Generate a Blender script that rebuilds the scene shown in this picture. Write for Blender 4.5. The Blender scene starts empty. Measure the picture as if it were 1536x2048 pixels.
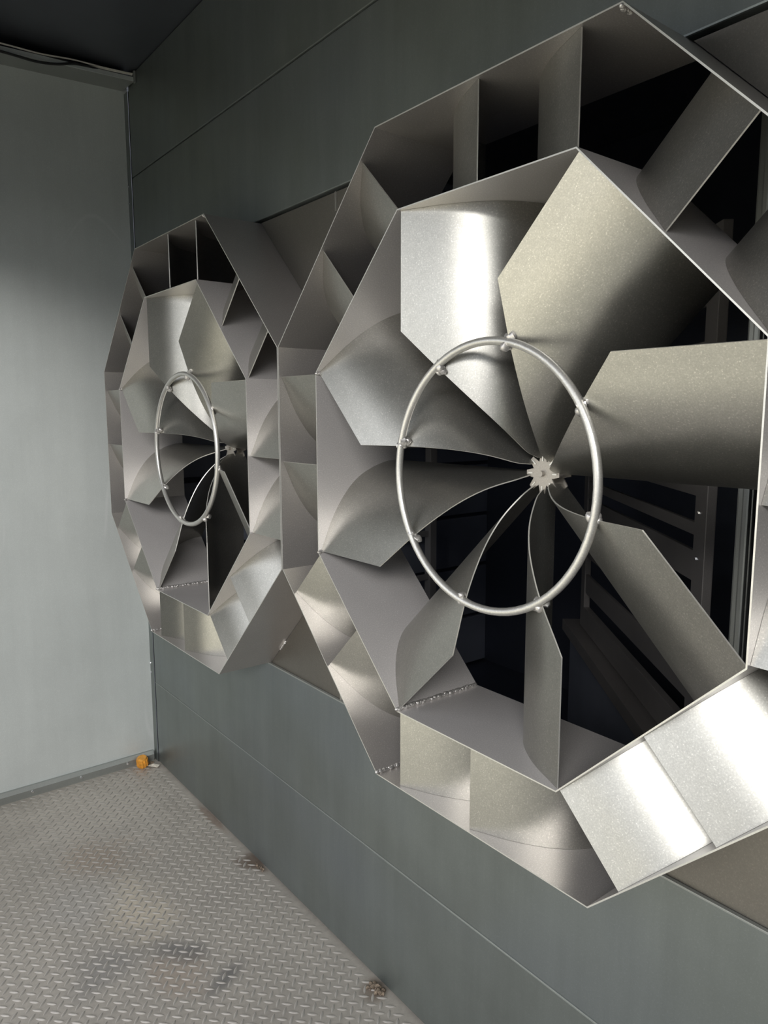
import bpy, bmesh, math, random
import numpy as np
from mathutils import Vector, Matrix

C = bpy.context.scene.collection
random.seed(7)
S = 0.6                      # metres per scene unit (the mixers' apothem)
ZF = 2.105                   # floor depth below the mixers' axis, in units


def W(x, y, z):
    return Vector((S * x, S * y, S * (z + ZF)))


# ------------------------------------------------------------------ camera
cam_d = bpy.data.cameras.new('camera')
cam_d.sensor_fit = 'VERTICAL'
cam_d.sensor_height = 36.0
cam_d.lens = 36.0 * 1456.57 / 2048.0
cam_d.clip_start = 0.02
cam_o = bpy.data.objects.new('camera', cam_d)
C.objects.link(cam_o)
cr = Vector((0.787669, -0.616096, -0.001901))
cu = Vector((0.084582, 0.105079, 0.990860))
cf = Vector((0.610265, 0.780631, -0.134878))
m = Matrix((cr, cu, -cf)).transposed().to_4x4()
m.translation = W(-1.36617, -1.37465, 0.17513)
cam_o.matrix_world = m
bpy.context.scene.camera = cam_o

# ------------------------------------------------------------------ sky, daylight, exposure
w = bpy.data.worlds.new('sky')
bpy.context.scene.world = w
w.use_nodes = True
bg = w.node_tree.nodes['Background']
bg.inputs[0].default_value = (0.92, 0.95, 1.0, 1)
bg.inputs[1].default_value = 1.55


def area(name, loc, target, sx, sy, power, color, portal=False):
    d = bpy.data.lights.new(name, 'AREA')
    d.shape = 'RECTANGLE'
    d.size, d.size_y = sx, sy
    d.energy = power
    d.color = color
    o = bpy.data.objects.new(name, d)
    C.objects.link(o)
    o.location = loc
    o.rotation_euler = (target - loc).to_track_quat('-Z', 'Y').to_euler()
    if portal:
        d.cycles.is_portal = True
    return o


# bright low sky outside the open side door, left of and behind the photographer
area('daylight', W(-5.7, -5.16, 2.80), W(-0.6, 2.2, 0.2), 3.2, 0.56, 150, (1.0, 0.98, 0.95))
area('door_portal', W(-1.80, -0.15, -0.4), W(0, -0.15, -0.4), S * 4.7, S * 3.4, 1, (1, 1, 1), True)

# high sun behind the building: it lights the roof outside beyond the building's own shade
sd = bpy.data.lights.new('sun', 'SUN')
sd.energy = 2.6
sd.angle = math.radians(0.6)
sd.color = (1.0, 0.95, 0.84)
so = bpy.data.objects.new('sun', sd)
C.objects.link(so)
so.rotation_euler = Vector((-0.50, -0.25, -0.83)).to_track_quat('-Z', 'Y').to_euler()

vs = bpy.context.scene.view_settings
vs.view_transform = 'Standard'
vs.look = 'None'
vs.gamma = 1.0
vs.use_curve_mapping = False
vs.exposure = 0.28


# ------------------------------------------------------------------ materials
def mat(name):
    mm = bpy.data.materials.new(name)
    mm.use_nodes = True
    nt = mm.node_tree
    b = nt.nodes['Principled BSDF']
    return mm, nt, b


def N(nt, kind, **kw):
    n = nt.nodes.new(kind)
    for k, v in kw.items():
        setattr(n, k, v)
    return n


def coords(nt, scale=(1, 1, 1)):
    tc = N(nt, 'ShaderNodeTexCoord')
    mp = N(nt, 'ShaderNodeMapping')
    mp.inputs['Scale'].default_value = scale
    nt.links.new(tc.outputs['Object'], mp.inputs['Vector'])
    return mp.outputs['Vector']


def noise(nt, vec, scale, detail=3.0, rough=0.5):
    n = N(nt, 'ShaderNodeTexNoise')
    n.inputs['Scale'].default_value = scale
    n.inputs['Detail'].default_value = detail
    n.inputs['Roughness'].default_value = rough
    nt.links.new(vec, n.inputs['Vector'])
    return n.outputs['Fac']


def ramp(nt, fac, stops):
    r = N(nt, 'ShaderNodeValToRGB')
    e = r.color_ramp.elements
    while len(e) < len(stops):
        e.new(0.5)
    for el, (p, c) in zip(e, stops):
        el.position = p
        el.color = c if len(c) == 4 else (*c, 1)
    nt.links.new(fac, r.inputs['Fac'])
    return r.outputs['Color']


def mix(nt, fac, a, b, mode='MIX'):
    x = N(nt, 'ShaderNodeMix', data_type='RGBA', blend_type=mode)
    for sock, v in ((x.inputs[0], fac), (x.inputs[6], a), (x.inputs[7], b)):
        if hasattr(v, 'is_linked'):
            nt.links.new(v, sock)
        elif isinstance(v, (int, float)):
            sock.default_value = v
        else:
            sock.default_value = (*v, 1)
    return x.outputs[2]


def bump(nt, b, h, strength, dist=0.001):
    n = N(nt, 'ShaderNodeBump')
    n.inputs['Strength'].default_value = strength
    n.inputs['Distance'].default_value = dist
    nt.links.new(h, n.inputs['Height'])
    nt.links.new(n.outputs['Normal'], b.inputs['Normal'])


def metal(name, base, spread, rough, metallic, speck=0.12, brush=0.0, streak=(1, 1, 1), tint=None):
    """Galvanised sheet: cloudy tone, fine spangle, optional brushing."""
    mm, nt, b = mat(name)
    v = coords(nt)
    cloud = noise(nt, v, 3.5, 4.0, 0.6)
    lo = tuple(c * (1 - spread) for c in base)
    hi = tuple(min(1, c * (1 + spread)) for c in base)
    col = ramp(nt, cloud, [(0.3, lo), (0.7, hi)])
    if tint:
        tn = noise(nt, v, 1.7, 2.0)
        col = mix(nt, ramp(nt, tn, [(0.45, (0, 0, 0)), (0.75, (1, 1, 1))]), col, tint)
    fine = noise(nt, v, 420.0, 2.0, 0.7)
    sp = ramp(nt, fine, [(0.40, (1 - speck,) * 3), (0.64, (1 + speck * 0.6,) * 3), (0.70, (1 + speck * 4.5,) * 3)])
    col = mix(nt, 1.0, col, sp, 'MULTIPLY')
    if brush:
        bv = coords(nt, streak)
        st = noise(nt, bv, 6.0, 4.0, 0.65)
        col = mix(nt, 1.0, col, ramp(nt, st, [(0.3, (1 - brush,) * 3), (0.7, (1 + brush,) * 3)]), 'MULTIPLY')
    nt.links.new(col, b.inputs['Base Color'])
    b.inputs['Metallic'].default_value = metallic
    rn = noise(nt, v, 9.0, 4.0, 0.6)
    rr = N(nt, 'ShaderNodeMapRange')
    rr.inputs['To Min'].default_value = rough - 0.05
    rr.inputs['To Max'].default_value = rough + 0.06
    nt.links.new(rn, rr.inputs['Value'])
    nt.links.new(rr.outputs[0], b.inputs['Roughness'])
    bump(nt, b, fine, 0.08, 0.0004)
    return mm


M = {}
M['vane'] = metal('satin_aluminium_vane', (0.45, 0.44, 0.405), 0.05, 0.34, 0.92, 0.10, 0.04, (1.0, 14.0, 14.0))
M['shell'] = metal('shaded_outer_shell', (0.57, 0.54, 0.52), 0.06, 0.335, 0.70, 0.08)  # shaded copy of one shell metal; the inner copy below is the lit one
M['inner_shell'] = metal('lit_satin_inner_shell', (0.68, 0.65, 0.64), 0.06, 0.335, 0.42, 0.08)  # same sheet as the outer shell, painted paler as if more light reached it
M['hub'] = metal('dusty_hub_plate', (0.40, 0.37, 0.33), 0.06, 0.5, 0.5, 0.08)
M['edge'] = metal('sheared_edge', (0.66, 0.65, 0.61), 0.03, 0.40, 0.7, 0.03)
M['rod'] = metal('drawn_rod', (0.60, 0.59, 0.56), 0.10, 0.38, 0.75, 0.08)
M['weld'] = metal('weld_metal', (0.62, 0.60, 0.58), 0.12, 0.38, 0.75, 0.1)
M['plate'] = metal('dull_blanking_plate', (0.24, 0.225, 0.20), 0.06, 0.42, 0.85, 0.06)
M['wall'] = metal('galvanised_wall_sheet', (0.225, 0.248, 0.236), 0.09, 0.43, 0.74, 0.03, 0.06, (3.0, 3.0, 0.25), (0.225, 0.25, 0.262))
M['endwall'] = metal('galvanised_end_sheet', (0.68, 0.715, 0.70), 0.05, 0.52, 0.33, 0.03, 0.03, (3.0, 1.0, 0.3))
def scratches(mm, strength, tone):
    nt = mm.node_tree
    b = nt.nodes['Principled BSDF']
    src = b.inputs['Base Color'].links[0].from_socket
    v = coords(nt, (1.0, 1.0, 0.55))
    a = noise(nt, v, 1.3, 1.0, 0.4)
    d = N(nt, 'ShaderNodeMath', operation='SUBTRACT')
    d.inputs[1].default_value = 0.52
    nt.links.new(a, d.inputs[0])
    e = N(nt, 'ShaderNodeMath', operation='ABSOLUTE')
    nt.links.new(d.outputs[0], e.inputs[0])
    line = ramp(nt, e.outputs[0], [(0.0006, (1, 1, 1)), (0.0016, (0, 0, 0))])
    where = ramp(nt, noise(nt, coords(nt), 2.6, 3.0), [(0.52, (0, 0, 0)), (0.62, (strength,) * 3)])
    f = mix(nt, 1.0, line, where, 'MULTIPLY')
    nt.links.new(mix(nt, f, src, tone), b.inputs['Base Color'])


scratches(M['endwall'], 0.35, (0.85, 0.86, 0.86))
scratches(M['vane'], 0.5, (0.85, 0.84, 0.80))
M['trim'] = metal('galvanised_trim', (0.36, 0.375, 0.36), 0.08, 0.42, 0.6, 0.04)
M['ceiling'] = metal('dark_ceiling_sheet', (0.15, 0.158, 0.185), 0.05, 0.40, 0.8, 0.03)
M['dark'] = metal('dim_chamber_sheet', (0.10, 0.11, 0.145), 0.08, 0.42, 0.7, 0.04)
M['rack'] = metal('grey_rack_steel', (0.55, 0.53, 0.52), 0.05, 0.5, 0.4, 0.04)
M['damper'] = metal('dusty_damper_steel', (0.33, 0.31, 0.30), 0.08, 0.5, 0.5, 0.05)
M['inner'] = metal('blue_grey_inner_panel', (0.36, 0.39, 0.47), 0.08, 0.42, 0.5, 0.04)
M['screw'] = metal('bright_screw', (0.85, 0.86, 0.88), 0.03, 0.25, 1.0, 0.02)


def plain(name, col, rough=0.6, metallic=0.0, var=0.15, scale=40.0):
    mm, nt, b = mat(name)
    v = coords(nt)
    n = noise(nt, v, scale, 4.0)
    c = ramp(nt, n, [(0.3, tuple(x * (1 - var) for x in col)), (0.7, tuple(min(1, x * (1 + var)) for x in col))])
    nt.links.new(c, b.inputs['Base Color'])
    b.inputs['Roughness'].default_value = rough
    b.inputs['Metallic'].default_value = metallic
    return mm


M['black_cable'] = plain('black_cable_jacket', (0.012, 0.012, 0.013), 0.5)
M['white_wire'] = plain('white_wire_jacket', (0.62, 0.60, 0.54), 0.45)
M['orange'] = plain('orange_plastic', (0.80, 0.36, 0.05), 0.35, 0.0, 0.25, 60)
M['paper'] = plain('torn_paper', (0.62, 0.58, 0.50), 0.8, 0.0, 0.2, 90)
M['dirt'] = plain('dry_dirt', (0.20, 0.155, 0.115), 0.95, 0.0, 0.6, 160)
M['concrete'] = plain('pale_roof_surface', (0.74, 0.70, 0.57), 0.9, 0.0, 0.12, 3)


def floor_mat():
    mm, nt, b = mat('tread_plate_metal')
    tc = N(nt, 'ShaderNodeNewGeometry')
    pos = tc.outputs['Position']
    big = noise(nt, pos, 2.2, 5.0, 0.62)
    col = ramp(nt, big, [(0.30, (0.36, 0.33, 0.30)), (0.5, (0.43, 0.395, 0.352)), (0.72, (0.49, 0.45, 0.40))])

    def spot(x, y, rx, ry, ang=0.0, soft=0.55):
        mp = N(nt, 'ShaderNodeMapping', vector_type='TEXTURE')
        mp.inputs['Location'].default_value = W(x, y, -ZF)
        mp.inputs['Rotation'].default_value = (0, 0, ang)
        mp.inputs['Scale'].default_value = (S * rx, S * ry, 1)
        nt.links.new(pos, mp.inputs['Vector'])
        wob = N(nt, 'ShaderNodeTexNoise')
        wob.inputs['Scale'].default_value = 9.0
        wob.inputs['Detail'].default_value = 4.0
        nt.links.new(pos, wob.inputs['Vector'])
        ln = N(nt, 'ShaderNodeVectorMath', operation='LENGTH')
        nt.links.new(mp.outputs[0], ln.inputs[0])
        ad = N(nt, 'ShaderNodeMath', operation='ADD')
        nt.links.new(ln.outputs['Value'], ad.inputs[0])
        sc = N(nt, 'ShaderNodeMath', operation='MULTIPLY_ADD')
        sc.inputs[1].default_value = 1.6
        sc.inputs[2].default_value = -0.8
        nt.links.new(wob.outputs['Fac'], sc.inputs[0])
        nt.links.new(sc.outputs[0], ad.inputs[1])
        r = N(nt, 'ShaderNodeMapRange', interpolation_type='SMOOTHSTEP')
        r.inputs['From Min'].default_value = 1.0
        r.inputs['From Max'].default_value = 1.0 - soft
        nt.links.new(ad.outputs[0], r.inputs['Value'])
        return r.outputs[0]

    def dirty(col, fac, c, k):
        mu = N(nt, 'ShaderNodeMath', operation='MULTIPLY')
        mu.inputs[1].default_value = k
        nt.links.new(fac, mu.inputs[0])
        return mix(nt, mu.outputs[0], col, c)

    tan = (0.62, 0.55, 0.45)
    # dusty pale area towards the far end, tan dried puddles, dark greasy smears
    col = dirty(col, spot(-0.25, 2.75, 0.75, 0.75, 0.0, 0.8), (0.62, 0.57, 0.51), 0.7)
    col = dirty(col, spot(-0.36, 2.28, 0.25, 0.30, 0.3, 0.9), (0.36, 0.285, 0.225), 0.7)
    col = dirty(col, spot(-0.36, 1.78, 0.22, 0.42, 0.1, 0.9), tan, 0.9)
    col = dirty(col, spot(-0.55, 2.0, 0.22, 0.25, 0.1), (0.46, 0.44, 0.42), 0.5)
    col = dirty(col, spot(-0.38, 1.28, 0.14, 0.20, 0.0), (0.42, 0.335, 0.27), 0.5)
    col = dirty(col, spot(-0.32, 1.42, 0.10, 0.18, 0.8, 0.9), (0.15, 0.15, 0.155), 0.7)
    col = dirty(col, spot(-0.22, 1.14, 0.16, 0.06, 0.5, 0.9), (0.14, 0.14, 0.145), 0.7)
    col = dirty(col, spot(-0.60, 1.50, 0.20, 0.20, 0.0, 0.9), (0.20, 0.20, 0.205), 0.5)
    col = dirty(col, spot(0.235, 1.75, 0.05, 0.14, 0.0), (0.14, 0.10, 0.075), 0.8)
    col = dirty(col, spot(0.20, 1.78, 0.05, 0.10, 0.5), (0.17, 0.125, 0.095), 0.7)
    col = dirty(col, spot(0.24, 2.25, 0.03, 0.25, 0.0), (0.25, 0.17, 0.13), 0.6)
    col = dirty(col, spot(0.22, 0.72, 0.07, 0.09, 0.0), (0.20, 0.155, 0.12), 0.7)
    fine = noise(nt, pos, 60.0, 5.0, 0.7)
    col = mix(nt, 1.0, col, ramp(nt, fine, [(0.3, (0.86,) * 3), (0.7, (1.1,) * 3)]), 'MULTIPLY')
    nt.links.new(col, b.inputs['Base Color'])
    b.inputs['Metallic'].default_value = 0.2
    rr = N(nt, 'ShaderNodeMapRange')
    rr.inputs['To Min'].default_value = 0.36
    rr.inputs['To Max'].default_value = 0.56
    nt.links.new(big, rr.inputs['Value'])
    nt.links.new(rr.outputs[0], b.inputs['Roughness'])
    bump(nt, b, fine, 0.12, 0.0008)
    return mm


M['floor'] = floor_mat()
M['lug'] = metal('worn_tread_lug', (0.44, 0.41, 0.375), 0.10, 0.36, 0.25, 0.05)


# ------------------------------------------------------------------ mesh helpers (units, not metres)
def link(name, me, mats, parent=None, loc=None):
    o = bpy.data.objects.new(name, me)
    C.objects.link(o)
    if isinstance(mats, (list, tuple)):
        for x in mats:
            me.materials.append(x)
    elif mats is not None and not me.materials:
        me.materials.append(mats)
    if parent is not None:
        o.parent = parent
    if loc is not None:
        o.location = loc
    return o


def mesh_from(bm, smooth=False, angle=35):
    bmesh.ops.recalc_face_normals(bm, faces=bm.faces)
    me = bpy.data.meshes.new('mesh')
    bm.to_mesh(me)
    bm.free()
    if smooth:
        me.polygons.foreach_set('use_smooth', [True] * len(me.polygons))
        me.set_sharp_from_angle(angle=math.radians(angle))
    return me


def box(bm, a, b, bevel=0.0):
    """axis-aligned box between corners a and b, already in metres"""
    vs_ = [bm.verts.new((x, y, z)) for x in (a[0], b[0]) for y in (a[1], b[1]) for z in (a[2], b[2])]
    f = [(0, 1, 3, 2), (4, 6, 7, 5), (0, 4, 5, 1), (2, 3, 7, 6), (0, 2, 6, 4), (1, 5, 7, 3)]
    fs = [bm.faces.new([vs_[i] for i in q]) for q in f]
    if bevel:
        es = list({e for q in fs for e in q.edges})
        bmesh.ops.bevel(bm, geom=es, offset=bevel, segments=2, affect='EDGES', profile=0.6)


def box_obj(name, a, b, material, parent=None, bevel=0.0015):
    """a, b corners in units; the object's origin sits at the box's bottom centre"""
    A, B = W(*a), W(*b)
    lo = Vector([min(A[i], B[i]) for i in range(3)])
    hi = Vector([max(A[i], B[i]) for i in range(3)])
    o0 = Vector(((lo[0] + hi[0]) / 2, (lo[1] + hi[1]) / 2, lo[2]))
    bm = bmesh.new()
    box(bm, lo - o0, hi - o0, bevel)
    o = link(name, mesh_from(bm), material, parent, o0)
    return o


def prism(bm, pts, d, edge_mat=None):
    """extrude polygon pts (3D, planar, metres) by vector d; rim faces get material edge_mat"""
    n = len(pts)
    a = [bm.verts.new(p) for p in pts]
    b = [bm.verts.new(Vector(p) + d) for p in pts]
    bm.faces.new(a)
    bm.faces.new(b[::-1])
    for i in range(n):
        f = bm.faces.new((a[i], a[(i + 1) % n], b[(i + 1) % n], b[i]))
        if edge_mat is not None:
            f.material_index = edge_mat


def tube(bm, pts, r, seg=10, closed=False):
    pts = [Vector(p) for p in pts]
    n = len(pts)
    rings = []
    for i, p in enumerate(pts):
        if closed:
            t = pts[(i + 1) % n] - pts[i - 1]
        else:
            t = pts[min(i + 1, n - 1)] - pts[max(i - 1, 0)]
        t.normalize()
        ref = Vector((1, 0, 0)) if abs(t.x) < 0.8 else Vector((0, 0, 1))
        u = t.cross(ref).normalized()
        v = t.cross(u)
        rings.append([bm.verts.new(p + (u * math.cos(k * 2 * math.pi / seg) + v * math.sin(k * 2 * math.pi / seg)) * r) for k in range(seg)])
    m_ = n if closed else n - 1
    for i in range(m_):
        A, B = rings[i], rings[(i + 1) % n]
        for k in range(seg):
            bm.faces.new((A[k], A[(k + 1) % seg], B[(k + 1) % seg], B[k]))
    if not closed:
        bm.faces.new(rings[0][::-1])
        bm.faces.new(rings[-1])


def lump(bm, c, r, sq=(1, 1, 1), jit=0.25, sub=2, rng=random):
    g = bmesh.ops.create_icosphere(bm, subdivisions=sub, radius=1.0)
    for v in g['verts']:
        k = 1 + rng.uniform(-jit, jit)
        v.co = Vector((v.co.x * sq[0] * r * k, v.co.y * sq[1] * r * k, v.co.z * sq[2] * r * k)) + Vector(c)


def empty(name, loc):
    o = bpy.data.objects.new(name, None)
    o.empty_display_size = 0.1
    C.objects.link(o)
    o.location = loc
    return o


def tag(o, label, cat, group=None, kind=None):
    o['label'] = label
    o['category'] = cat
    if group:
        o['group'] = group
    if kind:
        o['kind'] = kind
    return o


def structure(o, label=None):
    o['kind'] = 'structure'
    if label:
        o['label'] = label
    return o


# ------------------------------------------------------------------ room shell
XW = 0.256            # face of the long wall
YE = 3.19             # face of the end wall
ZC = 2.105            # ceiling
XL, YR = -1.75, -2.7  # left wall with the open side door, rear wall

# floor of tread plate
floor = box_obj('floor', (XL - 0.05, YR - 0.1, -ZF - 0.06), (XW + 0.05, YE + 0.06, -ZF), M['floor'], None, 0)
structure(floor, 'steel tread plate floor with dusty and greasy stains')


def lug_mesh():
    bm = bmesh.new()
    L, w_, h = S * 0.0245, S * 0.0064, 0.0021
    top = []
    rim_a, rim_b = [], []
    for i in range(7):
        t = -1 + 2 * i / 6
        x = L * t
        k = (1 - t * t)
        rim_a.append(bm.verts.new((x, w_ * k, 0)))
        rim_b.append(bm.verts.new((x, -w_ * k, 0)) if 0 < i < 6 else rim_a[-1])
        top.append((bm.verts.new((x * 0.86, w_ * 0.42 * k, h * (0.35 + 0.65 * k ** 0.6))), bm.verts.new((x * 0.86, -w_ * 0.42 * k, h * (0.35 + 0.65 * k ** 0.6)))) if 0 < i < 6 else None)
    for i in range(1, 5):
        bm.faces.new((rim_a[i], rim_a[i + 1], top[i + 1][0], top[i][0]))
        bm.faces.new((top[i][0], top[i + 1][0], top[i + 1][1], top[i][1]))
        bm.faces.new((top[i][1], top[i + 1][1], rim_b[i + 1], rim_b[i]))
    for e, q in ((0, 1), (6, 5)):
        bm.faces.new((rim_a[e], rim_a[q], top[q][0]))
        bm.faces.new((rim_a[e], top[q][0], top[q][1]))
        bm.faces.new((rim_a[e], top[q][1], rim_b[q]))
    return mesh_from(bm, True, 60)


lug_me = lug_mesh()
lug_me.materials.append(M['lug'])
lugs = []
a0x, a0y, st = -0.198, 1.180, 0.0515
for i in range(-40, 12):
    for j in range(-70, 42):
        for half in (0, 1):
            x = a0x + (i + 0.5 * half) * st
            y = a0y + (j + 0.5 * half) * st
            if x > XW - 0.03 or x < -1.7 or y > 3.14 or y < -1.2:
                continue
            lugs.append((x, y, half))


def nearness(q):
    """largest in the photograph first: in view and close to the camera"""
    v = W(q[0], q[1], -ZF) - cam_o.matrix_world.translation
    z = v.dot(cf)
    if z < 0.2:
        return 1e9
    px, py = 768 + 1456.57 * v.dot(cr) / z, 1024 - 1456.57 * v.dot(cu) / z
    if px < 0 or px > 1536 or py > 2048:
        return 1e6 + z
    return z


lugs.sort(key=nearness)
for x, y, half in lugs[:300]:
    o = bpy.data.objects.new('tread_lug', lug_me)
    C.objects.link(o)
    o.parent = floor
    o.location = W(x, y, -ZF) - floor.location
    o.rotation_euler = (0, 0, -math.pi / 4 if half == 0 else math.pi / 4)
nv = len(lug_me.vertices)
base = np.array([v.co[:] for v in lug_me.vertices])
polys = [tuple(p.vertices) for p in lug_me.polygons]
allv, allf = [], []
for k, (x, y, half) in enumerate(lugs[300:]):
    a = -math.pi / 4 if half == 0 else math.pi / 4
    R = np.array([[math.cos(a), -math.sin(a), 0], [math.sin(a), math.cos(a), 0], [0, 0, 1]])
    p = W(x, y, -ZF) - floor.location
    allv.append(base @ R.T + np.array(p[:]))
    allf += [tuple(i + k * nv for i in q) for q in polys]
me = bpy.data.meshes.new('mesh')
me.from_pydata(np.concatenate(allv).tolist(), [], allf)
me.polygons.foreach_set('use_smooth', [True] * len(me.polygons))
me.set_sharp_from_angle(angle=math.radians(60))
o = link('tread_pattern', me, M['lug'], floor, Vector((0, 0, 0)))
o['kind'] = 'stuff'

ceiling = box_obj('ceiling', (XL - 0.1, YR - 0.1, ZC), (3.6, YE + 0.1, ZC + 0.06), M['ceiling'], None, 0)
structure(ceiling, 'dark sheet metal ceiling')

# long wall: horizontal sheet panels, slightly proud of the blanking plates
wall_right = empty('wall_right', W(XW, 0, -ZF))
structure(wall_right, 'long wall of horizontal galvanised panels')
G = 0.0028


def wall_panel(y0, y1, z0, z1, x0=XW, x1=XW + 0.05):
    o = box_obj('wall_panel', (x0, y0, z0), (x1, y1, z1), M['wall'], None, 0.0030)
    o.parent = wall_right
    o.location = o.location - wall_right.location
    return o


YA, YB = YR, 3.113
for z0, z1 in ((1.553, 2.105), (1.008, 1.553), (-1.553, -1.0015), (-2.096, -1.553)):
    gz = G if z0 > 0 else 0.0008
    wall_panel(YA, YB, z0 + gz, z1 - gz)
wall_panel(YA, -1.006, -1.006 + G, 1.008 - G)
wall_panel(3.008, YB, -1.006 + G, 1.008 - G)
# folded lips in paler metal that paints in the light caught along the lower joints
for z0, z1, x0 in ((-1.5545, -1.5512, -0.0014), (-1.0065, -1.0004, -0.0012)):
    o = box_obj('panel_lip', (XW + x0, YA, z0), (XW + 0.011, YB, z1), M['trim'], None, 0.0007)
    o.parent = wall_right
    o.location -= wall_right.location
# backing sheet seen in the joints
for a, b in (((XW + 0.05, YA, 1.02), (XW + 0.06, 3.3, ZC)), ((XW + 0.05, YA, -ZF), (XW + 0.06, 3.3, -1.02)),
             ((XW + 0.05, YA, -1.02), (XW + 0.06, -1.02, 1.02)), ((XW + 0.05, 3.022, -1.02), (XW + 0.06, 3.3, 1.02))):
    o = box_obj('backing_sheet', a, b, M['dark'], None, 0)
    o.parent = wall_right
    o.location -= wall_right.location

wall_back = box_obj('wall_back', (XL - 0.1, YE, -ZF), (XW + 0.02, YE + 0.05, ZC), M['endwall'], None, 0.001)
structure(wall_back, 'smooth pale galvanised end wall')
HEAD, DY0, DY1 = 1.30, -2.5, 2.2       # the open door in the left wall
wall_left = empty('wall_left', W(XL, 0, -ZF))
structure(wall_left, 'left wall around the open side door')
for a, b in (((XL - 0.05, YR, HEAD), (XL, YE, ZC)), ((XL - 0.05, DY1, -ZF), (XL, YE, HEAD)), ((XL - 0.05, YR, -ZF), (XL, DY0, HEAD))):
    o = box_obj('wall_panel', a, b, M['wall'], None, 0.001)
    o.parent = wall_left
    o.location -= wall_left.location
wall_front = box_obj('wall_front', (XL - 0.05, YR - 0.05, -ZF), (XW, YR, ZC), M['wall'], None, 0)
structure(wall_front, 'rear wall of the chamber')
ground = box_obj('ground', (-45, -40, -ZF - 0.5), (XL - 0.12, 30, -ZF - 0.15), M['concrete'], None, 0)
structure(ground, 'concrete ground outside the open door')

unit = box_obj('added_light_blocker', (-12.0, -12.0, -ZF - 0.15), (-2.4, -3.0, 0.75), M['dark'], None, 0.01)  # unseen box added to keep ground light off the upper end wall
structure(unit, 'unseen dark box added outside the door to block light from the ground')

# corner angle between long wall and end wall, with screws
trim_1 = empty('trim_1', W(0.25, 3.15, -ZF))
structure(trim_1, 'vertical corner angle with screws')
o = box_obj('corner_angle', (XW + 0.0002, 3.130, -ZF), (XW + 0.0022, YE, 2.04), M['wall'], None, 0.0004)
o.parent = trim_1
o.location -= trim_1.location
o = box_obj('gap_shade_strip', (XW + 0.004, 3.127, -ZF), (XW + 0.05, 3.133, 2.04), M['black_cable'], None, 0)  # black strip added so the corner gap reads as deep shade
o.parent = trim_1
o.location -= trim_1.location
for z in (-1.44, -1.505, 1.52, 1.42):
    bm = bmesh.new()
    lump(bm, (0, 0, 0), 0.0045, (1, 1.3, 1), 0.1, 1)
    o = link('screw', mesh_from(bm, True), M['screw'], trim_1, W(0.2545, 3.182, z) - trim_1.location)

# channel at the foot of the end wall
base_back = empty('baseboard_back', W(-0.6, 3.16, -ZF))
structure(base_back, 'metal channel along the foot of the end wall')
bm = bmesh.new()
y0, y1 = S * 3.165, S * YE
prof = [(y0, 0.0), (y0 - S * 0.004, S * 0.044), (y0 + S * 0.008, S * 0.066), (y1, S * 0.066), (y1, 0)]
prism(bm, [Vector((S * XL, y, z)) for y, z in prof], Vector((S * (0.243 - XL), 0, 0)))
o = link('channel', mesh_from(bm), M['trim'], base_back, -base_back.location)
for x in (-0.83, -0.50, -0.22, 0.07):
    bm = bmesh.new()
    lump(bm, (0, 0, 0), 0.0062, (1, 0.7, 1), 0.06, 1)
    link('screw', mesh_from(bm, True), M['screw'], base_back, W(x, 3.162, -ZF + 0.03) - base_back.location)

# cable ledge under the ceiling on the end wall
trim_2 = empty('trim_2', W(-0.6, 3.1, 2.03))
structure(trim_2, 'metal ledge under the ceiling carrying cables')
xa, xb = XL, 0.250
za = lambda x: 2.045 + (x - 0.25) * 0.042


def ledge_piece(name, prof):
    bm = bmesh.new()
    A = [bm.verts.new(W(xa, y, za(xa) + z)) for y, z in prof]
    B = [bm.verts.new(W(xb, y, za(xb) + z)) for y, z in prof]
    n = len(prof)
    bm.faces.new(A)
    bm.faces.new(B[::-1])
    for i in range(n):
        bm.faces.new((A[i], A[(i + 1) % n], B[(i + 1) % n], B[i]))
    return link(name, mesh_from(bm), M['endwall'] if name == 'ledge_lip' else M['trim'], trim_2, -trim_2.location)


ledge_piece('ledge_sheet', [(2.99, 0.0), (YE, 0.012), (YE, 0.016), (2.99, 0.004)])
ledge_piece('ledge_lip', [(2.985, -0.001), (2.990, -0.001), (2.994, 0.020), (2.989, 0.022)])
o = box_obj('end_bracket', (0.243, 2.975, 2.035), (0.254, 2.992, 2.098), M['trim'], None, 0.001)
o.parent = trim_2
o.location -= trim_2.location


def cable(name, pts, r, material, label):
    P = [W(*p) for p in pts]
    # Catmull-Rom through the points
    out = []
    for i in range(len(P) - 1):
        p0, p1, p2, p3 = P[max(i - 1, 0)], P[i], P[i + 1], P[min(i + 2, len(P) - 1)]
        for k in range(8):
            t = k / 8
            out.append(0.5 * ((2 * p1) + (p2 - p0) * t + (2 * p0 - 5 * p1 + 4 * p2 - p3) * t * t + (3 * p1 - p0 - 3 * p2 + p3) * t ** 3))
    out.append(P[-1])
    bm = bmesh.new()
    o0 = out[len(out) // 2]
    tube(bm, [q - o0 for q in out], r, 8)
    o = link(name, mesh_from(bm, True), material, None, o0)
    return tag(o, label, 'cable')


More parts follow.
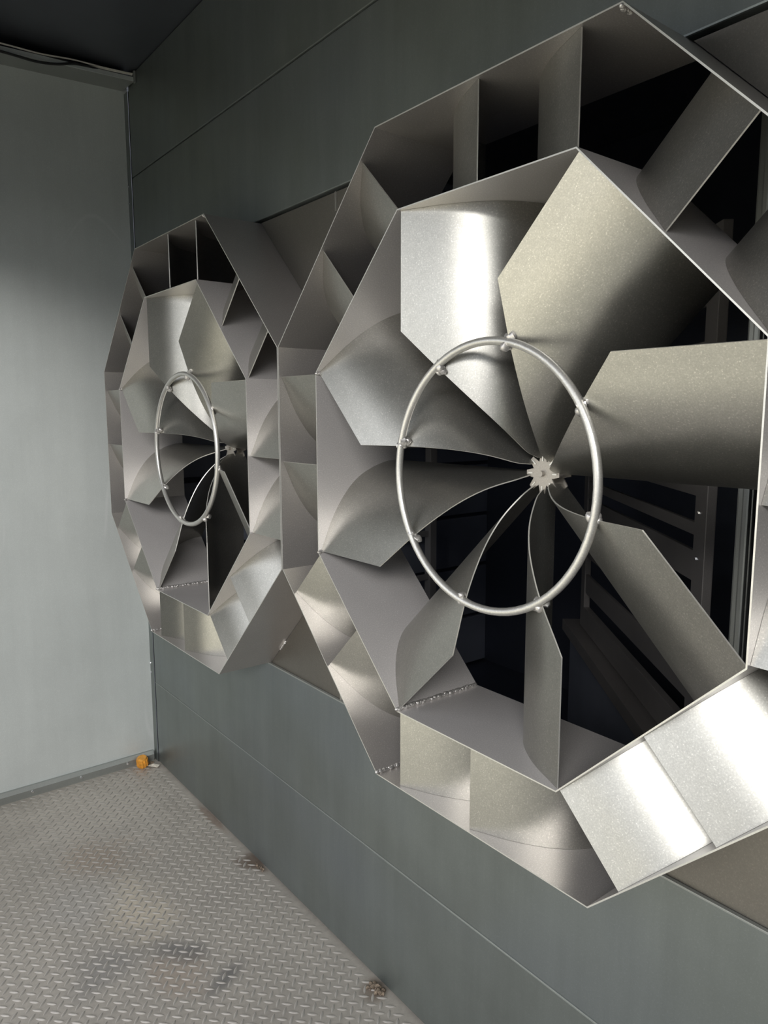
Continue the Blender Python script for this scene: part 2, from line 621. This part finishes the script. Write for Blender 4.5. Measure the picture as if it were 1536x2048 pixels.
cable('wire', [(-1.6, 2.99, 1.985), (-0.75, 2.988, 2.036), (-0.44, 2.988, 2.050), (-0.25, 2.99, 2.054), (-0.08, 2.99, 2.070), (0.08, 2.99, 2.074), (0.24, 2.99, 2.083)], 0.0026, M['white_wire'],
      'thin white wire running along the top of the cable ledge')
cable('wire', [(-0.05, 3.0, 2.055), (0.03, 2.996, 2.066), (0.12, 2.992, 2.070), (0.24, 2.994, 2.078)], 0.0022, M['white_wire'],
      'short pale wire dipping below the longer white wire near the corner')
cable('power_cable', [(-1.6, 2.98, 1.94), (-0.8, 2.978, 2.004), (-0.44, 2.976, 2.006), (-0.28, 2.978, 2.004), (-0.17, 2.980, 2.020), (-0.06, 2.986, 2.052), (0.10, 3.0, 2.058), (0.24, 3.01, 2.062)], 0.0042, M['black_cable'],
      'black cable sagging over the lip of the ceiling ledge')
cable('power_cable', [(-1.6, 3.02, 1.99), (-0.7, 3.01, 2.026), (-0.3, 3.0, 2.042), (-0.12, 2.997, 2.052), (0.02, 2.999, 2.054), (0.24, 3.02, 2.066)], 0.0055, M['black_cable'],
      'thicker black cable lying inside the ceiling ledge behind its lip')

# ------------------------------------------------------------------ air mixers
AI = 0.7495           # inner octagon apothem
DEP = 0.352           # depth of both octagons
TH = 0.0036           # sheet thickness
T8 = math.tan(math.pi / 8)
PROF = [(0.352, 0.0), (0.325, 0.0012), (0.293, 0.006), (0.236, 0.024), (0.180, 0.052), (0.131, 0.094), (0.088, 0.150), (0.056, 0.206), (0.028, 0.270), (0.012, 0.306)]


def spline(pts, n):
    P = [Vector((p[0], p[1], 0)) for p in pts]
    out = []
    for i in range(len(P) - 1):
        p0, p1, p2, p3 = P[max(i - 1, 0)], P[i], P[i + 1], P[min(i + 2, len(P) - 1)]
        for k in range(n):
            t = k / n
            out.append(0.5 * ((2 * p1) + (p2 - p0) * t + (2 * p0 - 5 * p1 + 4 * p2 - p3) * t * t + (3 * p1 - p0 - 3 * p2 + p3) * t ** 3))
    out.append(P[-1])
    return [(q.x, q.y) for q in out]


CURVE = spline(PROF, 4)
ARC = [0.0]
for (x0, t0), (x1, t1) in zip(CURVE, CURVE[1:]):
    ARC.append(ARC[-1] + math.hypot(x1 - x0, t1 - t0))
LEN = ARC[-1]


def vane_mesh(kind):
    """Curved sheet in a frame: X axial, Y tangential (t), Z radial (rho). Metres."""
    bm = bmesh.new()
    q_tip = None
    n = len(CURVE)
    rows = []
    for i in range(n):
        x, t = CURVE[i]
        a = CURVE[max(i - 1, 0)]
        b = CURVE[min(i + 1, n - 1)]
        tx, tt = b[0] - a[0], b[1] - a[1]
        L = math.hypot(tx, tt)
        nx, nt_ = -tt / L * TH / 2, tx / L * TH / 2
        if kind == 'outer':
            r0, r1 = AI + 0.0005, 1.0 - TH - 0.0005
        else:
            q = LEN - ARC[i]
            r1 = AI - TH - 0.0005
            if x <= 0.245:
                q245 = LEN - np.interp(0.245, [c[0] for c in CURVE][::-1], ARC[::-1])
                r0 = 0.41 + (0.062 - 0.41) * q / q245
            elif x <= 0.285:
                r0 = 0.062 + (0.044 - 0.062) * (x - 0.245) / 0.04
            else:
                r0 = 0.044
        rows.append([[bm.verts.new((S * (x + s * nx), S * (t + s * nt_), S * r)) for r in (r0, r1)] for s in (-1, 1)])
    for i in range(n - 1):
        A, B = rows[i], rows[i + 1]
        bm.faces.new((A[0][0], A[0][1], B[0][1], B[0][0]))
        bm.faces.new((A[1][0], B[1][0], B[1][1], A[1][1]))
        for k in (0, 1):
            f = bm.faces.new((A[0][k], B[0][k], B[1][k], A[1][k]))
            f.material_index = 1
    for R in (rows[0], rows[-1]):
        f = bm.faces.new((R[0][0], R[1][0], R[1][1], R[0][1]))
        f.material_index = 1
    me_ = mesh_from(bm, True, 30)
    me_.materials.append(M['vane'])
    me_.materials.append(M['edge'])
    return me_


def panel_mesh(ap, skin):
    """One flat side of an octagon: frame X axial, Y tangential, Z radial."""
    bm = bmesh.new()
    h0, h1 = ap * T8, (ap - TH) * T8
    pts = [Vector((0, S * h0, S * ap)), Vector((0, -S * h0, S * ap)), Vector((0, -S * h1, S * (ap - TH))), Vector((0, S * h1, S * (ap - TH)))]
    d = Vector((S * DEP, 0, 0))
    a = [bm.verts.new(p) for p in pts]
    b = [bm.verts.new(p + d) for p in pts]
    for q in (a, b[::-1]):
        f = bm.faces.new(q)
        f.material_index = 1
    for i in range(4):
        bm.faces.new((a[i], a[(i + 1) % 4], b[(i + 1) % 4], b[i]))
    me_ = mesh_from(bm)
    me_.materials.append(skin)
    me_.materials.append(M['edge'])
    return me_


def frame(theta, off=0.0, flip=False):
    """local X axial; radial n=(cos,sin) in (Y,Z); tangential e=(-sin,cos), reversed when flip."""
    n = Vector((0, math.cos(theta), math.sin(theta)))
    e = Vector((0, -math.sin(theta), math.cos(theta)))
    if flip:
        e = -e
    mx = Matrix((Vector((1, 0, 0)), e, n)).transposed().to_4x4()
    mx.translation = e * (off * S)
    return mx


ZB = -1.0                                     # mixer's base: bottom of its square plate
BASE = Vector((S * XW, 0, S * ZB))            # relative to the axis point at the front plane


def place(name, me_, root, mx):
    o = bpy.data.objects.new(name, me_)
    C.objects.link(o)
    o.parent = root
    o.matrix_local = Matrix.Translation(-BASE) @ mx
    return o


def star_mesh(R, r, th, k=8, ph=0.0):
    bm = bmesh.new()
    pts = []
    for i in range(k):
        a = 2 * math.pi * i / k + ph
        for da, rr in ((-0.13, R), (0.13, R), (math.pi / k, r)):
            pts.append(Vector((0, S * rr * math.cos(a + da), S * rr * math.sin(a + da))))
    prism(bm, pts, Vector((S * th, 0, 0)))
    return mesh_from(bm)


def make_mixer(loc, label):
    root = empty('air_mixer', loc)
    tag(root, label, 'air mixer', 'octagonal air mixers on the long wall')
    po, pi_ = panel_mesh(1.0, M['shell']), panel_mesh(AI, M['inner_shell'])
    vo, vi = vane_mesh('outer'), vane_mesh('inner')
    for k in range(8):
        th = k * math.pi / 4
        place('outer_panel', po, root, frame(th))
        place('inner_panel', pi_, root, frame(th))
        place('outer_vane', vo, root, frame(th))
        place('outer_vane', vo, root, frame(th, -0.31))
        place('inner_vane', vi, root, frame(th, 0, True))
    # stiffening ring of bent rod, tack-welded to every inner vane
    RR, RX = 0.362, 0.052
    bm = bmesh.new()
    tube(bm, [Vector((S * RX, S * RR * math.cos(a), S * RR * math.sin(a))) for a in np.linspace(0, 2 * math.pi, 73)[:-1]], S * 0.0112, 12, True)
    me_ = mesh_from(bm, True, 60)
    me_.materials.append(M['rod'])
    ring = place('stiffening_ring', me_, root, Matrix.Identity(4))
    rng = random.Random(3)
    for k in range(8):
        th = k * math.pi / 4
        n = Vector((0, math.cos(th), math.sin(th)))
        e = Vector((0, math.sin(th), -math.cos(th)))
        c = (n * 0.306 + e * 0.192) * S
        bm = bmesh.new()
        for q in range(5):
            lump(bm, (S * RX + S * rng.uniform(-0.002, 0.014), 0, 0) if q == 0 else (S * (RX + rng.uniform(-0.002, 0.016)), S * rng.uniform(-0.016, 0.016), S * rng.uniform(-0.016, 0.016)),
                 S * rng.uniform(0.009, 0.015), (1, 1, 1), 0.22, 2, rng)
        me_ = mesh_from(bm, True, 50)
        me_.materials.append(M['weld'])
        o = bpy.data.objects.new('weld_bead', me_)
        C.objects.link(o)
        o.parent = ring
        o.location = c
    # hub: two star plates on a bolt
    st_ = star_mesh(0.060, 0.036, 0.004, 8, 0.0)
    st_.materials.append(M['hub'])
    place('hub_star', st_, root, Matrix.Translation((S * 0.292, 0, 0)))
    place('hub_star', st_, root, Matrix.Translation((S * 0.345, 0, 0)))
    bm = bmesh.new()
    box(bm, Vector((S * 0.2895, -S * 0.0018, S * 0.036)), Vector((S * 0.293, S * 0.0018, S * 0.052)))
    tab_me = mesh_from(bm)
    tab_me.materials.append(M['edge'])
    for k in range(8):
        place('vane_tab', tab_me, root, frame(k * math.pi / 4))
    bm = bmesh.new()
    tube(bm, [(S * 0.280, 0, 0), (S * 0.36, 0, 0)], S * 0.0085, 12)
    me_ = mesh_from(bm, True, 40)
    me_.materials.append(M['hub'])
    bolt = place('hub_bolt', me_, root, Matrix.Identity(4))
    bm = bmesh.new()
    tube(bm, [(S * 0.352, 0, 0), (S * 0.362, 0, 0)], S * 0.016, 6)
    me_ = mesh_from(bm)
    me_.materials.append(M['rod'])
    o = bpy.data.objects.new('nut', me_)
    C.objects.link(o)
    o.parent = bolt
    # blanking plates filling the square's corners behind the octagon
    for sy, sz in ((1, 1), (1, -1), (-1, 1), (-1, -1)):
        bm = bmesh.new()
        x = S * (XW + 0.012)
        g = 1.0005
        E_ = 1.0008
        pts = [Vector((x, sy * S * E_, sz * S * E_)), Vector((x, sy * S * (T8 + 0.002), sz * S * E_)), Vector((x, sy * S * E_, sz * S * (T8 + 0.002)))]
        prism(bm, pts, Vector((S * 0.006, 0, 0)), 1)
        me_ = mesh_from(bm)
        me_.materials.append(M['plate'])
        me_.materials.append(M['edge'])
        place('corner_plate', me_, root, Matrix.Identity(4))
    # weld runs: inside the lower corners of both octagons
    for ap, k, x0, x1, rad in ((AI - TH, -1.5, 0.0, 0.345, 0.0060), (1 - TH, -1.5, 0.0, 0.16, 0.0055), (AI - TH, 0.5, 0.0, 0.02, 0.005), (AI - TH, -0.5, 0.0, 0.02, 0.005), (1 - TH, 2.5, 0.002, 0.035, 0.005)):
        th = k * math.pi / 4
        rr = ap / math.cos(math.pi / 8) - 0.006
        bm = bmesh.new()
        x = x0
        while x < x1:
            lump(bm, (S * x, S * (rr * math.cos(th) + rng.uniform(-.0015, .0015)), S * (rr * math.sin(th) + rng.uniform(-.0015, .0015))), S * rad * rng.uniform(0.8, 1.25), (1.5, 1, 1), 0.14, 2, rng)
            x += 0.0055
        me_ = mesh_from(bm, True, 60)
        me_.materials.append(M['weld'])
        place('weld_bead', me_, root, Matrix.Identity(4))
    # weld run where the lower slanted side meets its corner plate
    bm = bmesh.new()
    p0, p1 = Vector((-T8, -1.0)), Vector((-1.0, -T8))
    bm.free()
    for ts in (np.linspace(0.16, 0.24, 9), np.linspace(0.60, 0.78, 16)):
        bm = bmesh.new()
        for t in ts:
            p = p0.lerp(p1, float(t))
            lump(bm, (S * (XW + 0.009), S * p.x - 0.002, S * p.y - 0.002), S * 0.0068, (1, 1, 1), 0.2, 1, rng)
        me_ = mesh_from(bm, True, 60)
        me_.materials.append(M['weld'])
        place('weld_bead', me_, root, Matrix.Identity(4))
    # upstanding flange where the two square plates meet
    for sz in (1, -1):
        bm = bmesh.new()
        box(bm, Vector((S * (XW + 0.004), S * 1.0000, sz * S * 0.93 if sz > 0 else -S * 1.0)), Vector((S * (XW + 0.016), S * 1.0018, sz * S * 1.0 if sz > 0 else -S * 0.93)))
        me_ = mesh_from(bm)
        me_.materials.append(M['edge'])
        place('seam_flange', me_, root, Matrix.Identity(4))
    return root


def copy_tree(o, parent=None):
    c = o.copy()
    C.objects.link(c)
    if parent is not None:
        c.parent = parent
        c.matrix_parent_inverse = o.matrix_parent_inverse.copy()
    for ch in list(o.children):
        copy_tree(ch, c)
    return c


near = make_mixer(W(XW, 0, ZB), 'nearer, larger-looking octagonal metal air mixer, cut off by the right edge')
far = copy_tree(near)
far.location = W(XW, 2.004, ZB)
far['label'] = 'farther octagonal metal air mixer, next to the pale end wall'

# ------------------------------------------------------------------ dim chamber seen through the mixers
XF = 3.4
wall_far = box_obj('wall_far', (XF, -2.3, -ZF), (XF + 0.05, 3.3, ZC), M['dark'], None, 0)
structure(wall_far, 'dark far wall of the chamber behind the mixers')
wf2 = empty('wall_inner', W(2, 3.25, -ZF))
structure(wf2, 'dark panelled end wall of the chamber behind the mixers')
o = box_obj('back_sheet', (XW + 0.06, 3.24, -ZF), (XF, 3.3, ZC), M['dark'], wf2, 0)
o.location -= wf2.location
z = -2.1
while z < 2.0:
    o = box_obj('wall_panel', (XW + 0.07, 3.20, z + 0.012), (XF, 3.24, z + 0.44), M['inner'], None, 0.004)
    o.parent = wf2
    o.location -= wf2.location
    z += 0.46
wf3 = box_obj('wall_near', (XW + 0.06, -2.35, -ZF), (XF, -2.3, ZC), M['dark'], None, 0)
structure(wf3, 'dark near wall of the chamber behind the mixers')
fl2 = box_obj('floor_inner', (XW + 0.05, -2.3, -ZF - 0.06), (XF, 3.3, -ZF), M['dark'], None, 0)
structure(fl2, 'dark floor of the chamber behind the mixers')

# louvre damper standing obliquely in the chamber
dv = Vector((math.sin(math.radians(40.5)), math.cos(math.radians(40.5)), 0))
nv_ = Vector((-dv.y, dv.x, 0))
P0 = Vector((1.5, 0.164, 0))


def oblique(name, s0, s1, n0, n1, z0, z1, material, root, bevel=0.002):
    """box along the oblique direction: s along, n across, in units from P0"""
    bm = bmesh.new()
    box(bm, Vector((S * s0, S * n0, S * z0)), Vector((S * s1, S * n1, S * z1)), bevel)
    o = link(name, mesh_from(bm), material, root)
    o.rotation_euler = (0, 0, math.atan2(dv.y, dv.x))
    return o


damper = empty('louvre_damper', W(P0.x, P0.y, -ZF))
tag(damper, 'dark louvre damper with horizontal blades seen through the nearer mixer', 'damper')


def zz(z):
    return z + ZF


oblique('frame_post', -0.10, 0.02, -0.02, 0.02, zz(-1.3), zz(0.9), M['damper'], damper)
oblique('frame_post', 1.9, 2.0, -0.02, 0.02, zz(-1.3), zz(0.9), M['damper'], damper)
oblique('frame_rail', 0.0, 1.9, -0.02, 0.02, zz(-1.3), zz(-1.15), M['damper'], damper)
oblique('frame_rail', 0.0, 1.9, -0.02, 0.02, zz(0.8), zz(0.9), M['damper'], damper)
for z0, z1, tl in ((-0.17, -0.07, 0), (-0.335, -0.28, 0), (-0.53, -0.40, 0), (-0.80, -0.66, 0), (-1.05, -0.92, 0), (0.12, 0.20, 0), (0.36, 0.46, 0), (0.60, 0.68, 0)):
    oblique('damper_blade', 0.02, 1.9, -0.008, 0.012, zz(z0), zz(z1), M['damper'], damper)
for z in (-0.23, -0.42, -0.60):
    bm = bmesh.new()
    lump(bm, Vector((0, 0, 0)), 0.006, (1, 1, 1), 0.1, 1)
    link('bolt', mesh_from(bm, True), M['screw'], damper, Vector(dv * S * -0.04 + nv_ * S * 0.024) + Vector((0, 0, S * zz(z))))
curb = empty('damper_curb', W(P0.x, P0.y, -ZF))
tag(curb, 'dark sloping sheet metal curb below the louvre damper', 'curb')
oblique('curb_sheet', -0.4, 2.2, -0.06, 0.04, zz(-2.1), zz(-1.40), M['inner'], curb)
oblique('curb_flange', -0.4, 2.2, -0.03, 0.10, zz(-1.40), zz(-1.32), M['damper'], curb)

# upright conduit and posts at the right of the view
for i, (x, y, wd, lab) in enumerate(((1.14, -0.195, 0.028, 'dark upright steel post nearest the damper behind the nearer mixer'),
                                      (1.0, -0.255, 0.012, 'slim dark upright post behind the right side of the nearer mixer'))):
    t = empty('steel_post', W(x, y, -ZF))
    tag(t, lab, 'post')
    o = box_obj('post_body', (x - wd, y - wd, -ZF), (x + wd, y + wd, 2.08), M['trim'], None, 0.004)
    o.parent = t
    o.location -= t.location
    o = box_obj('foot_plate', (x - wd * 1.6, y - wd * 1.6, -ZF), (x + wd * 1.6, y + wd * 1.6, -ZF + 0.015), M['trim'], None, 0.001)
    o.parent = t
    o.location -= t.location

# rack with uprights and rungs on the far side
rack = empty('ladder_rack', W(2.2, 3.0, -ZF))
tag(rack, 'dark upright rack with rungs, glimpsed through the ring of the nearer mixer', 'rack')
for x in (1.93, 2.55):
    o = box_obj('rack_upright', (x - 0.035, 2.98, -ZF), (x + 0.035, 3.05, 1.2), M['rack'], None, 0.004)
    o.parent = rack
    o.location -= rack.location
z = -1.9
while z < 1.1:
    o = box_obj('rung', (1.965, 3.0, z), (2.515, 3.03, z + 0.045), M['rack'], None, 0.003)
    o.parent = rack
    o.location -= rack.location
    z += 0.36

# ------------------------------------------------------------------ litter on the floor
cap = empty('plastic_cap', W(0.150, 3.120, -ZF))
tag(cap, 'small orange ribbed plastic cap lying in the floor corner', 'cap')
bm = bmesh.new()
g = []
NS = 24
for zi, (r, zz_) in enumerate(((0.0200, 0), (0.0225, 0.004), (0.0220, 0.040), (0.0190, 0.046), (0.014, 0.0465))):
    g.append([bm.verts.new((r * math.cos(2 * math.pi * k / NS), r * math.sin(2 * math.pi * k / NS), zz_)) for k in range(NS)])
for A, B in zip(g, g[1:]):
    for k in range(NS):
        bm.faces.new((A[k], A[(k + 1) % NS], B[(k + 1) % NS], B[k]))
bm.faces.new(g[0][::-1])
bm.faces.new(g[-1])
body = link('cap_body', mesh_from(bm, True, 40), M['orange'], cap)
body.rotation_euler = (math.radians(9), math.radians(-8), 0.2)
body.location = (0, 0, 0.0040)
body.scale = (0.87, 0.87, 0.87)
for k in range(12):
    bm = bmesh.new()
    a = 2 * math.pi * k / 12
    p = Vector((0.0226 * math.cos(a), 0.0226 * math.sin(a), 0))
    tube(bm, [p + Vector((0, 0, 0.005)), p * 0.98 + Vector((0, 0, 0.039))], 0.0030, 6)
    r_ = link('rib', mesh_from(bm, True), M['orange'], body)


def scrap(name, c, pts, material, label, cat, lift=0.004):
    bm = bmesh.new()
    rng = random.Random(len(pts) + int(c[1] * 100))
    ctr = Vector((0, 0, lift * 1.6))
    vs_ = [bm.verts.new((S * x, S * y, 0.001 + rng.uniform(0, lift))) for x, y in pts]
    cv = bm.verts.new(ctr)
    for i in range(len(vs_)):
        bm.faces.new((vs_[i], vs_[(i + 1) % len(vs_)], cv))
    r = bmesh.ops.extrude_face_region(bm, geom=list(bm.faces))
    for v in [e for e in r['geom'] if isinstance(e, bmesh.types.BMVert)]:
        v.co.z += 0.0012
    o = link(name, mesh_from(bm), material, None, W(*c))
    return tag(o, label, cat)


scrap('paper_scrap', (0.205, 3.075, -ZF), [(-0.03, 0.03), (0.005, 0.035), (0.03, 0.01), (0.035, -0.02), (0.012, -0.035), (0.0, -0.012), (-0.02, 0.0)], M['paper'],
      'torn whitish scrap on the floor in the corner beside the orange cap', 'scrap', 0.008)


def debris(c, r, n, label, seed, sq=(1, 1, 0.6)):
    rng = random.Random(seed)
    bm = bmesh.new()
    for k in range(n):
        a, d = rng.uniform(0, 6.28), r * rng.random() ** 0.7
        q = rng.uniform(0.12, 0.32) * r
        lump(bm, (d * math.cos(a) * sq[0], d * math.sin(a) * sq[1], q * 0.5 + (r - d) * 0.5 * sq[2] * rng.random()), q, (1, 1, 0.8), 0.35, 1, rng)
    o = link('debris_clump', mesh_from(bm), M['dirt'], None, W(*c))
    return tag(o, label, 'debris')


debris((0.218, 0.71, -ZF), 0.020, 46, 'brown clump of dry debris against the foot of the long wall, nearest the camera', 1, (0.8, 1.2, 1.3))
debris((0.236, 1.70, -ZF), 0.012, 24, 'small brown crumbs at the foot of the long wall midway along', 2, (0.5, 2.6, 0.4))
debris((0.205, 3.135, -ZF), 0.014, 26, 'brown crumbs in the floor corner behind the white scrap', 4, (1.0, 0.8, 0.6))
